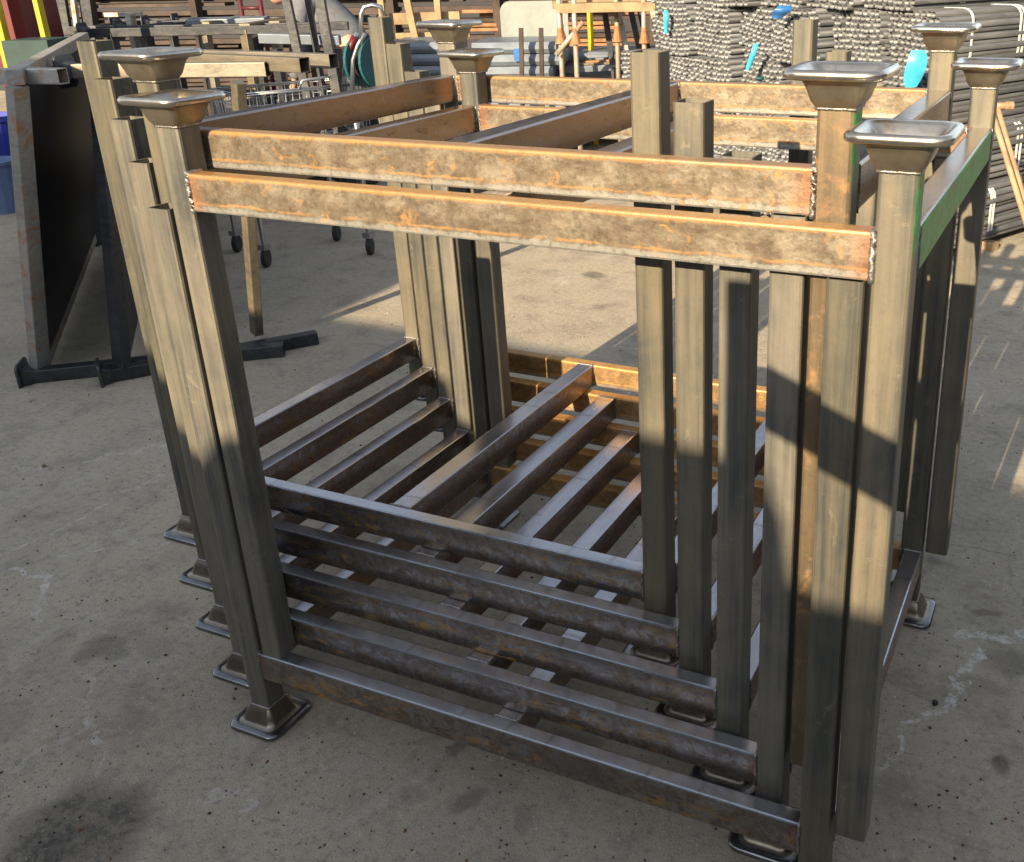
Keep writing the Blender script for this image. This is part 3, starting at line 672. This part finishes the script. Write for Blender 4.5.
# steel rack
rk = empty('steel_stock_rack', tuple(D(330, 100, 11.3)*1), YAW, 'long rack stacked with brown and orange flat steel bars', 'rack'); rk.location.z = 0
RZ = Matrix.Rotation(YAW, 3, 'Z')
def rackpt(px, d, z): q = D(px, 30, d); return V(q.x, q.y, z)
for px in (95, 200, 305, 395, 500, 560, 655):
    m = MB(); m.bar(rackpt(px, 11.05, 0), rackpt(px, 11.05, 1.9), .09, .09); kid(m.build('rack_post', M['rack_brown_shaded']), rk)
for z in (.28, .62, .93, 1.22):
    m = MB(); m.bar(rackpt(60, 11.15, z-.06), rackpt(690, 11.15, z-.06), .08, .05); kid(m.build('rack_arm', M['rack_brown_shaded']), rk)
nb = 0
for z in (.28, .62, .93, 1.22):
    for lay in range(5):
        for seg in range(3):
            x0 = 60+seg*200+random.uniform(-20, 30); x1 = x0+random.uniform(150, 230)
            d_ = 11.12+random.uniform(0, .25)+.1*seg*0
            mt = M['rack_rust'] if (x0 > 330 and random.random() < .75) else M['rack_brown_shaded']  # left bars all take the darkened brown in place of shade
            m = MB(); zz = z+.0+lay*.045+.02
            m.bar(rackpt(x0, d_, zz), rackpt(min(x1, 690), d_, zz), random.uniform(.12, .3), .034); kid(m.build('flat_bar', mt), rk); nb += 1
# timber frames / uprights in front of the rack
def stick(px0, py0, px1, py1, d, wd, mat, name, lb, cat, group=None, dep=.04, d2=None, ground=False):
    a_, b__ = D(px0, py0, d), D(px1, py1, d2 or d)
    if ground:
        t_ = a_.z/(a_.z-b__.z) if a_.z != b__.z else 1
        b__ = a_+(b__-a_)*t_
    m_ = MB(); m_.bar(a_, b__, wd, dep, upv=(FH.x, FH.y, .1)); o = m_.build(name, mat, loc=(a_+b__)/2); return tag(o, lb, cat, group)
pt = empty('timber_trestle', tuple(D(410, 100, 9.6)), 0, 'pale timber trestle with leaning uprights behind the left rear cups', 'trestle'); pt.location.z = 0
for (x0, x1, w_) in ((379, 386, .055), (404, 417, .06), (436, 441, .055)):
    a_ = D(x0, -14, 9.5); b_ = D(x1, 45, 9.5); t_ = a_.z/(a_.z-b_.z); b_ = a_+(b_-a_)*t_
    m = MB(); m.bar(a_, b_, w_, .05, upv=FH); kid(m.build('leg', M['timber']), pt)
for (y_, x0, x1, h_) in ((19, 390, 460, .10), (36, 392, 470, .05)):
    m = MB(); m.bar(D(x0, y_, 9.6), D(x1, y_-2, 9.6), .05, h_, upv=(0, 0, 1)); kid(m.build('rail', M['timber']), pt)
# corrugated decking stacks
def deck(px0, px1, py0, py1, d, lb):
    A_, B_ = D(px0, py1, d), D(px1, py1, d)
    A_.z = B_.z = 0; top = D(px0, py0, d).z; u_ = (B_-A_).normalized()
    t = empty('decking_stack', tuple(A_.lerp(B_, .5)), 0, lb, 'sheet stack', 'stacks of corrugated decking')
    nlay = 9; h = (top-.12)/nlay; nv = V(-u_.y, u_.x, 0)
    for i in range(nlay):
        z0 = .12+i*h; m_ = MB(); j = random.uniform(-.03, .03)
        a_ = A_+u_*j; b_ = B_+u_*(j+random.uniform(-.03, .03))
        ringpts = []
        for q in (a_, b_):
            ringpts.append([q+V(0, 0, z0)-nv*.0, q+V(0, 0, z0+h*.35)-nv*.02, q+V(0, 0, z0+h*.6)-nv*.02, q+V(0, 0, z0+h*.93), q+V(0, 0, z0+h*.93)+nv*.7, q+V(0, 0, z0)+nv*.7])
        m_.rings(ringpts); kid(m_.build('sheet', M['galv']), t)
    for f_ in (.1, .9):
        m_ = MB(); q = A_.lerp(B_, f_); m_.box(q+nv*.35+V(0, 0, .058), (.1, .7, .115), Matrix.Rotation(math.atan2(u_.y, u_.x), 3, 'Z')); kid(m_.build('bearer', M['timber']), t)
deck(392, 455, 42, 100, 8.8, 'blue-grey corrugated sheets stacked behind the left rear cups')
deck(478, 560, 42, 90, 8.6, 'grey corrugated sheets stacked in front of the rounded board')
deck(545, 655, 52, 78, 9.2, 'low stack of pale corrugated sheets under the scaffold trestle')
# blue mark on a stack
m = MB(); c = D(517, 55, 8.55); m.box(c, (.05, .004, .10), RZ); tag(m.build('blue_tag', M['tag_blue']), 'small blue tag on the grey corrugated stack', 'tag')
for px in (449, 521, 541):
    stick(px, 28, px+1, 80, 8.45, .035, M['rack_brown_shaded'], 'stake', {449: 'brown stake rising behind the left rear cup', 521: 'short rusty stake at the middle of the grey sheets', 541: 'taller rusty stake at the right of the grey sheets'}[px], 'stake', 'stakes beside the sheets', ground=True)
# rounded board
bd = MB(); c = D(535, 32, 9.3); pts = []
hw, hh2, rr_ = .30, .38, .09
for sx, sz, a0 in ((1, 1, 0), (-1, 1, 90), (-1, -1, 180), (1, -1, 270)):
    for k in range(6):
        an = math.radians(a0+18*k); pts.append((sx*(hw-rr_)+rr_*math.cos(an), sz*(hh2-rr_)+rr_*math.sin(an)))
bd.rings([[c+RHV*x+V(0, 0, z-.12)+FH*y_ for x, z in pts] for y_ in (0, .03)])
tag(bd.build('rounded_board', M['greyboard'], loc=c), 'pale grey board with rounded corners standing behind the sheets', 'board')
# scaffold trestle with jacks
sc = empty('scaffold_trestle', tuple(D(610, 100, 8.3)), 0, 'scaffold trestle on screw jacks with a plank top', 'trestle'); sc.location.z = 0
for (px, d_) in ((561, 8.9), (575, 8.3), (617, 8.5), (644, 8.3), (560, 8.4)):
    b0 = D(px, 30, d_); 
    m = MB(); m.tube([(b0.x, b0.y, 0.01), (b0.x, b0.y, 2.0)], .02, 10); kid(m.build('leg', M['scaff'], smooth=True), sc)
    m = MB(); m.tube([(b0.x, b0.y, .98), (b0.x, b0.y, 1.06), (b0.x, b0.y, 1.10)], [.045, .024, .024], 10); kid(m.build('jack_collar', M['rack_rust'], smooth=False), sc)
m = MB(); m.bar(D(558, 8, 8.4)-V(0, 0, 0), D(655, 6, 8.4), .25, .07); kid(m.build('plank', M['timber']), sc)
m = MB(); m.bar(D(553, 5, 8.6), D(640, 0, 8.7), .25, .06); kid(m.build('plank', M['timber']), sc)
m = MB(); m.tube([D(583, 22, 8.3), D(556, 55, 8.3)], .02, 8); kid(m.build('brace', M['scaff'], smooth=True), sc)
# dark angle steels leaning right of the trestle
for i, (x0, x1) in enumerate(((600, 612), (612, 628), (624, 642), (634, 650), (645, 664), (588, 592))):
    stick(x0, -20, x1, 60, 8.9+.1*i, .05, [M['dark_steel'], M['grey_steel'], M['dark_steel'], M['rack_brown_shaded'], M['grey_steel'], M['yellow']][i], 'leaning_bar',
          ['dark bar leaning leftmost behind the scaffold trestle', 'grey bar leaning second behind the scaffold trestle', 'dark bar leaning third behind the trestle', 'brown bar leaning near the tube pile', 'grey bar leaning against the left end of the tube pile', 'thin yellow bar upright behind the trestle'][i], 'bar', 'bars leaning behind the trestle', ground=True)
# scrap heap beneath
for i in range(6):
    stick(560+i*12, 70-i*3, 640+i*4, 66-i*3, 8.9+.06*i, .05, [M['galv'], M['tan_post'], M['rack_rust']][i % 3], 'loose_bar', ['lowest', 'second', 'third', 'fourth', 'fifth', 'topmost'][i]+' loose bar lying across the pile under the trestle', 'bar', 'loose bars under the trestle')
# grey slanted posts in front of the person
for i, (x0, y0, x1, y1, d_, w_) in enumerate(((284, -12, 300, 62, 6.6, .055), (306, -12, 318, 60, 6.8, .035), (318, -12, 332, 66, 6.5, .06), (58, -12, 70, 60, 7.5, .09), (72, -10, 82, 60, 7.3, .03), (84, -12, 94, 60, 7.6, .08))):
    stick(x0, y0, x1, y1, d_, w_, M['dark_steel'] if i not in (4,) else M['grey_steel'], 'leaning_post', ['dark slanted post left of the bending person', 'thin slanted post crossing the bending person', 'wide slanted post over the bending person', 'broad blue-grey post at upper left', 'thin pale bar between two broad posts at upper left', 'second broad blue-grey post at upper left'][i], 'post', 'slanted posts', ground=True)
# yellow/red cabinet and bins upper left
cb = empty('red_cabinet', tuple(D(25, 60, 6.4)), YAW, 'red cabinet with yellow edges at the upper left corner', 'cabinet'); cb.location.z = 0
c = D(25, 20, 6.6)
m = MB(); m.box((c.x, c.y, .95), (.22, .4, 1.5), RZ); kid(m.build('cabinet_body', M['red']), cb)
for px, ww in ((-1, .05), (42, .03)):
    c = D(px, 20, 6.3); m = MB(); m.bar((c.x, c.y, 0), (c.x, c.y, 1.8), ww, .06, upv=FH); kid(m.build('edge_post', M['yellow']), cb)
c = D(40, 44, 6.1); m = MB(); m.box((c.x, c.y, c.z-.2), (.26, .3, .46), RZ); tb = m.build('crate', M['dteal'], loc=(c.x, c.y, c.z-.2)); tag(tb, 'dark teal crate below the red cabinet', 'crate')
m = MB(); m.box((c.x, c.y, (c.z-.43)/2), (.28, .28, c.z-.434), RZ); tag(m.build('crate_stand', M['dark_steel']), 'dark stand under the teal crate', 'stand')
def tub(px, py, d_, w_, h_, mat, lb, zb=0):
    c = D(px, py, d_); m_ = MB()
    rs = [[(c.x+math.cos(a)*r_, c.y+math.sin(a)*r_, z_) for a in [2*math.pi*k/20 for k in range(20)]] for r_, z_ in ((w_*.4, zb), (w_*.5, zb+h_*.93), (w_*.53, zb+h_*.94), (w_*.53, zb+h_), (w_*.47, zb+h_), (w_*.38, zb+.03))]
    m_.rings(rs); tag(m_.build('tub', mat, smooth=False), lb, 'tub', 'plastic tubs at the left edge')
tub(-6, 185, 7.0, .36, .36, M['paleblue'], 'pale blue tub on the ground at the left edge')
tub(-2, 145, 7.4, .36, .62, M['blue'], 'deep blue tub behind the pale one at the left edge')
# shopping trolley (wire basket cart)
tq = empty('wire_trolley', (-2.6, 3.3, 0), 0, 'chrome wire shopping trolley behind the left top rails', 'trolley')
BA, BB_ = G(238, 98, .86), G(368, 76, .92)
bu = (BB_-BA); bu.z = 0; bl_ = bu.length; bu.normalize(); bv = V(-bu.y, bu.x, 0)
m = MB(); zt_, zb_ = .88, .56
def bp(s, t, z): q = BA+bu*s+bv*t; return V(q.x, q.y, z)
wdt = .45
for z in (zt_, zt_-.012): m.tube([bp(0, 0, z), bp(bl_, 0, z), bp(bl_, wdt, z), bp(0, wdt, z), bp(0, 0, z)], .006, 6)
for z in (.80, .70, zb_): m.tube([bp(.03, .02, z), bp(bl_-.03, .02, z), bp(bl_-.03, wdt-.02, z), bp(.03, wdt-.02, z), bp(.03, .02, z)], .0035, 6)
n = int(bl_/.045)
for i in range(n+1):
    s_ = .02+i*(bl_-.04)/n
    m.tube([bp(s_, .0, zt_), bp(s_, .02, zb_), bp(s_, wdt-.02, zb_), bp(s_, wdt, zt_)], .0028, 5)
for i in range(9):
    t_ = .02+i*(wdt-.04)/8; m.tube([bp(0, t_, zt_), bp(.02, t_, zb_), bp(bl_-.02, t_, zb_), bp(bl_, t_, zt_)], .0028, 5)
kid(m.build('basket', M['chrome'], smooth=True), tq)
m = MB(); m.tube([bp(bl_*.45, 0, zt_), bp(bl_*.47, -.02, zt_+.05), bp(bl_*.72, -.02, zt_+.06), bp(bl_*.75, 0, zt_)], .009, 8); kid(m.build('handle', M['chrome'], smooth=True), tq)
wheels = [G(266, 258, .05), G(370, 246, .05), G(266, 258, .05)+bv*.45, G(370, 246, .05)+bv*.45]
for wp in wheels:
    m = MB(); top = V(wp.x, wp.y, .56)
    m.tube([V(wp.x, wp.y, .13), top], .013, 8); m.box(V(wp.x, wp.y, .115), (.05, .05, .03)); kid(m.build('strut', M['chrome']), tq)
    m = MB(); ax_ = RHV; m.tube([wp-ax_*.016, wp-ax_*.012, wp+ax_*.012, wp+ax_*.016], [.042, .052, .052, .042], 18); kid(m.build('wheel', M['rubber'], smooth=False), tq)
# hose reel cart
hr = empty('hose_reel', tuple(D(360, 100, 6.6)), 0, 'teal hose reel on a silver tube cart left of the rear post tops', 'hose reel'); hr.location.z = 0
c = D(372, 62, 6.6)
for o_, rr_ in ((-.09, .155), (.03, .155)):
    m = MB(); ax_ = (RHV*.9+FH*-.42).normalized(); cc = c+ax_*o_
    m.tube([cc-ax_*.01, cc-ax_*.009, cc+ax_*.009, cc+ax_*.01], [.14, rr_, rr_, .14], 28); kid(m.build('reel_disc', M['teal'], smooth=False), hr)
m = MB(); m.tube([c-ax_*.09, c+ax_*.04], .1, 20); kid(m.build('hose_drum', M['rubber'], smooth=True), hr)
m = MB(); m.tube([D(352, 92, 6.5), D(353, 60, 6.5), D(358, 45, 6.5), D(365, 33, 6.5)], .014, 8); m.tube([D(343, 92, 6.6), D(345, 66, 6.6), D(350, 48, 6.6), D(357, 32, 6.6)], .014, 8); kid(m.build('frame', M['chrome'], smooth=True), hr)
m = MB(); m.tube([D(347, 56, 6.57), D(355, 37, 6.57)], .024, 10); kid(m.build('grip', M['red'], smooth=True), hr)
m = MB(); m.tube([D(361, 45, 6.5), D(361, 14, 6.5), D(364, 7, 6.5), D(372, 5, 6.5), D(381, 7, 6.5), D(383, 14, 6.5), D(384, 40, 6.5)], .014, 8); kid(m.build('handle', M['chrome'], smooth=True), hr)
b0 = D(352, 92, 6.5); m = MB()
for o_ in (-.0, .3): m.tube([(b0.x+o_, b0.y, 0), (b0.x+o_, b0.y, b0.z)], .016, 8)
kid(m.build('leg', M['chrome'], smooth=True), hr)
# maroon hand truck at the top left, H beams
ht = empty('hand_truck', tuple(D(255, 50, 8.2)), 0, 'maroon tubular hand truck standing near the slanted posts', 'hand truck'); ht.location.z = 0
for px in (243, 263):
    q = D(px, 20, 8.2); m = MB(); m.tube([(q.x, q.y, .1), (q.x, q.y, 1.5)], .018, 8); kid(m.build('side_tube', M['maroon'], smooth=True), ht)
for py in (8, 24, 42): m = MB(); m.tube([D(243, py, 8.2), D(263, py, 8.2)], .014, 8); kid(m.build('cross_tube', M['maroon'], smooth=True), ht)
for px in (243, 263):
    q = D(px, 20, 8.25); m = MB(); m.tube([V(q.x, q.y, .12)-RHV*.02, V(q.x, q.y, .12)+RHV*.02], .12, 20); kid(m.build('wheel', M['rubber']), ht)
stick(190, 26, 268, 24, 7.6, .10, M['galv'], 'channel_beam', 'blue-grey channel lying behind the tan posts', 'beam', None, .12)
stick(260, 38, 340, 40, 6.9, .06, M['galv'], 'channel_beam', 'grey channel lying below the slanted posts', 'beam', None, .06)
stick(266, 29, 300, 29, 7.8, .05, M['maroon'], 'channel_beam', 'maroon bar left of the bending person', 'beam', None, .05)
# workbench-like trestles carrying those beams
for (px, d_) in ((205, 7.6), (255, 7.6), (275, 6.95), (335, 6.95)):
    q = D(px, 26 if d_ > 7 else 40, d_); m = MB(); m.bar((q.x, q.y, 0), (q.x, q.y, q.z-.055), .05, .05)
    tag(m.build('support_post', M['dark_steel']), {205: 'support post under the left end of the upper channel', 255: 'support post under the right end of the upper channel', 275: 'support post under the left end of the lower channel', 335: 'support post under the right end of the lower channel'}[px], 'post', 'support posts under channels')
m = MB(); q0, q1 = D(130, 15, 7.4), D(131, 38, 7.4); m.bar((q0.x, q0.y, 0), q0, .05, .05); m.bar(D(105, 15, 7.4), D(142, 14, 7.4), .03, .03); tag(m.build('pipe_stand', M['grey_steel']), 'grey T-shaped pipe stand behind the tall left post tops', 'stand')
# ------------------------------------------------------------------ the person bending over work
def person():
    base = D(357, 30, 7.9); base.z = 0
    L_ = -RHV                                 # bends towards picture left
    T = FH
    def P(l, t, z): return base+L_*l+T*t+V(0, 0, z)
    joints = {'pel': P(0, 0, 1.0), 'sp1': P(.10, 0, 1.13), 'sp2': P(.22, 0, 1.25), 'chest': P(.34, 0, 1.34), 'neck': P(.46, 0, 1.40), 'head0': P(.54, 0, 1.41), 'head1': P(.63, 0, 1.38),
              'lh': P(.0, -.1, .93), 'lk': P(.06, -.13, .50), 'la': P(-.02, -.14, .09), 'lt': P(.16, -.15, .05),
              'rh': P(0, .1, .93), 'rk': P(.05, .13, .50), 'ra': P(-.05, .14, .09), 'rt': P(.13, .15, .05),
              'ls': P(.36, -.18, 1.32), 'le': P(.39, -.22, 1.03), 'lw': P(.46, -.18, .80), 'lha': P(.50, -.16, .72),
              'rs': P(.36, .18, 1.32), 're': P(.41, .22, 1.03), 'rw': P(.50, .17, .81), 'rha': P(.54, .15, .73)}
    rad = {'pel': .135, 'sp1': .14, 'sp2': .15, 'chest': .145, 'neck': .062, 'head0': .097, 'head1': .087, 'lh': .105, 'lk': .065, 'la': .045, 'lt': .04, 'rh': .105, 'rk': .065, 'ra': .045, 'rt': .04,
           'ls': .075, 'le': .05, 'lw': .034, 'lha': .044, 'rs': .075, 're': .05, 'rw': .034, 'rha': .044}
    ed = [('pel', 'sp1'), ('sp1', 'sp2'), ('sp2', 'chest'), ('chest', 'neck'), ('neck', 'head0'), ('head0', 'head1'), ('pel', 'lh'), ('lh', 'lk'), ('lk', 'la'), ('la', 'lt'), ('pel', 'rh'), ('rh', 'rk'), ('rk', 'ra'), ('ra', 'rt'),
          ('chest', 'ls'), ('ls', 'le'), ('le', 'lw'), ('lw', 'lha'), ('chest', 'rs'), ('rs', 're'), ('re', 'rw'), ('rw', 'rha')]
    def skin(names, edges, name, mat, grow=0, rootn=None, parent=None):
        me = bpy.data.meshes.new(name); idx = {n: i for i, n in enumerate(names)}
        me.from_pydata([tuple(joints[n]-base) for n in names], [(idx[a_], idx[b_]) for a_, b_ in edges], [])
        o = bpy.data.objects.new(name, me); COL.objects.link(o); o.location = base
        sk = o.modifiers.new('skin', 'SKIN'); sk.use_smooth_shade = True
        lay = me.skin_vertices[0] if me.skin_vertices else None
        for n, i in idx.items():
            r_ = rad[n]+grow; lay.data[i].radius = (r_, r_); lay.data[i].use_root = (n == rootn)
        o.modifiers.new('sub', 'SUBSURF').levels = 2; o.modifiers['sub'].render_levels = 2
        me.materials.append(mat)
        if parent: kid(o, parent)
        return o
    skinm = plain('skin_tone', (.45, .27, .19), .55, 0, .1, 20)
    jum = plain('grey_jumper', (.14, .15, .17), .9, 0, .2, 20); tro = plain('dark_trousers', (.025, .03, .045), .85, 0, .2, 20)
    body = skin(list(joints), ed, 'person', skinm, -.012, 'pel')
    tag(body, 'person in grey jumper and dark trousers bending over work beside the hose reel', 'person')
    skin(['pel', 'sp1', 'sp2', 'chest', 'neck', 'ls', 'le', 'lw', 'rs', 're', 'rw'], [e for e in ed if all(x in ('pel', 'sp1', 'sp2', 'chest', 'neck', 'ls', 'le', 'lw', 'rs', 're', 'rw') for x in e)], 'jumper', jum, .014, 'pel', body)
    joints['sp1'] = joints['pel'].lerp(joints['sp1'], .75); rad['sp1'] = .125
    skin(['sp1', 'pel', 'lh', 'lk', 'la', 'rh', 'rk', 'ra'], [e for e in ed if all(x in ('sp1', 'pel', 'lh', 'lk', 'la', 'rh', 'rk', 'ra') for x in e)], 'trousers', tro, .020, 'pel', body)
    for s, h in (('l', 'lha'), ('r', 'rha')):       # fingers
        o0 = joints[h]; m_ = MB()
        for k in range(4):
            q = o0+T*(.022*(k-1.5)); m_.tube([q, q+L_*.03+V(0, 0, -.035), q+L_*.035+V(0, 0, -.07+.005*abs(k-1.5))], [.011, .010, .007], 7)
        m_.tube([o0, o0+T*(.035 if s == 'l' else -.035)+V(0, 0, -.02), o0+T*(.04 if s == 'l' else -.04)+V(0, 0, -.045)], [.012, .011, .008], 7)
        kid(m_.build('fingers', skinm, smooth=True), body)
    hm = MB(); c_ = joints['head0'].lerp(joints['head1'], .45)+V(0, 0, .03)-L_*.03
    n = 14; rs = []
    for i in range(7):
        a_ = math.pi*.62*i/6; rs.append([c_+Vector((math.cos(2*math.pi*k/n)*math.sin(a_)*.1, math.sin(2*math.pi*k/n)*math.sin(a_)*.1, math.cos(a_)*.1)) for k in range(n)])
    hm.rings(rs[1:]); kid(hm.build('hair', plain('dark_hair', (.03, .02, .015), .7, 0, .2, 30), smooth=True), body)
    for s in (-1, 1):
        hm = MB(); q = P(.10, s*.14, .045); hm.rings([[q+L_*x*1.0+T*y_+V(0, 0, z_) for x, y_ in ((-.15, -.045), (.1, -.05), (.15, -.02), (.15, .02), (.1, .05), (-.15, .045))] for z_ in (-.045, .05)])
        kid(hm.build('boot', M['rubber']), body)
person()
# low work table in front of the person
wt = empty('work_table', tuple(D(310, 60, 8.2)), YAW, 'dark low work table in front of the bending person', 'table'); wt.location.z = 0
q = D(300, 44, 8.3)
m = MB(); m.box((q.x, q.y, .60), (.8, .5, .04), RZ); kid(m.build('table_top', M['dark_steel']), wt)
for sx in (-.36, .36):
    for sy in (-.2, .2):
        o_ = V(q.x, q.y, 0)+RHV*sx+FH*sy; m = MB(); m.bar(o_, o_+V(0, 0, .58), .04, .04); kid(m.build('leg', M['dark_steel']), wt)
# bits on the ground
for i, (px, py, s_) in enumerate(((935, 703, .008), (44, 466, .008))):
    q = G(px, py, .004); m = MB(); n = 7
    m.rings([[q+V(math.cos(2*math.pi*k/n)*s_*random.uniform(.7, 1.1)*f_, math.sin(2*math.pi*k/n)*s_*random.uniform(.7, 1.1)*f_, z_) for k in range(n)] for f_, z_ in ((1, -.003), (.9, s_*.6), (.4, s_*.9))])
    tag(m.build('pebble', M['rubber'] if i < 1 else M['timber']), ['black pebble on the chalk line at lower right', 'pale crumb on the ground at the left edge'][i], 'pebble', 'crumbs on the yard')

# loose grit and chips on the yard (nobody could count it)
m = MB()
for i in range(3200):
    px, py = random.uniform(-60, 1080), random.uniform(250, 900)
    q = G(px, py, 0)
    if q.y > 4: continue
    r_ = random.choice([.0012, .0015, .002, .002, .0028, .004])*random.uniform(.7, 1.3)
    a0 = random.uniform(0, 6)
    base_ = [q+V(math.cos(a0+2*math.pi*k/4)*r_*random.uniform(.6, 1.5), math.sin(a0+2*math.pi*k/4)*r_*random.uniform(.6, 1.5), -.0004) for k in range(4)]
    topv = [q+V(math.cos(a0+2*math.pi*k/4)*r_*.45, math.sin(a0+2*math.pi*k/4)*r_*.45, r_*random.uniform(.5, .9)) for k in range(4)]
    m.rings([base_, topv], cap0=False, mi=random.choice([0, 0, 1, 1, 2]))
tag(m.build('grit', [plain('dark_grit', (.06, .055, .05), .9), plain('pale_grit', (.50, .46, .38), .9), plain('rusty_grit', (.22, .10, .045), .9)]), kind='stuff')
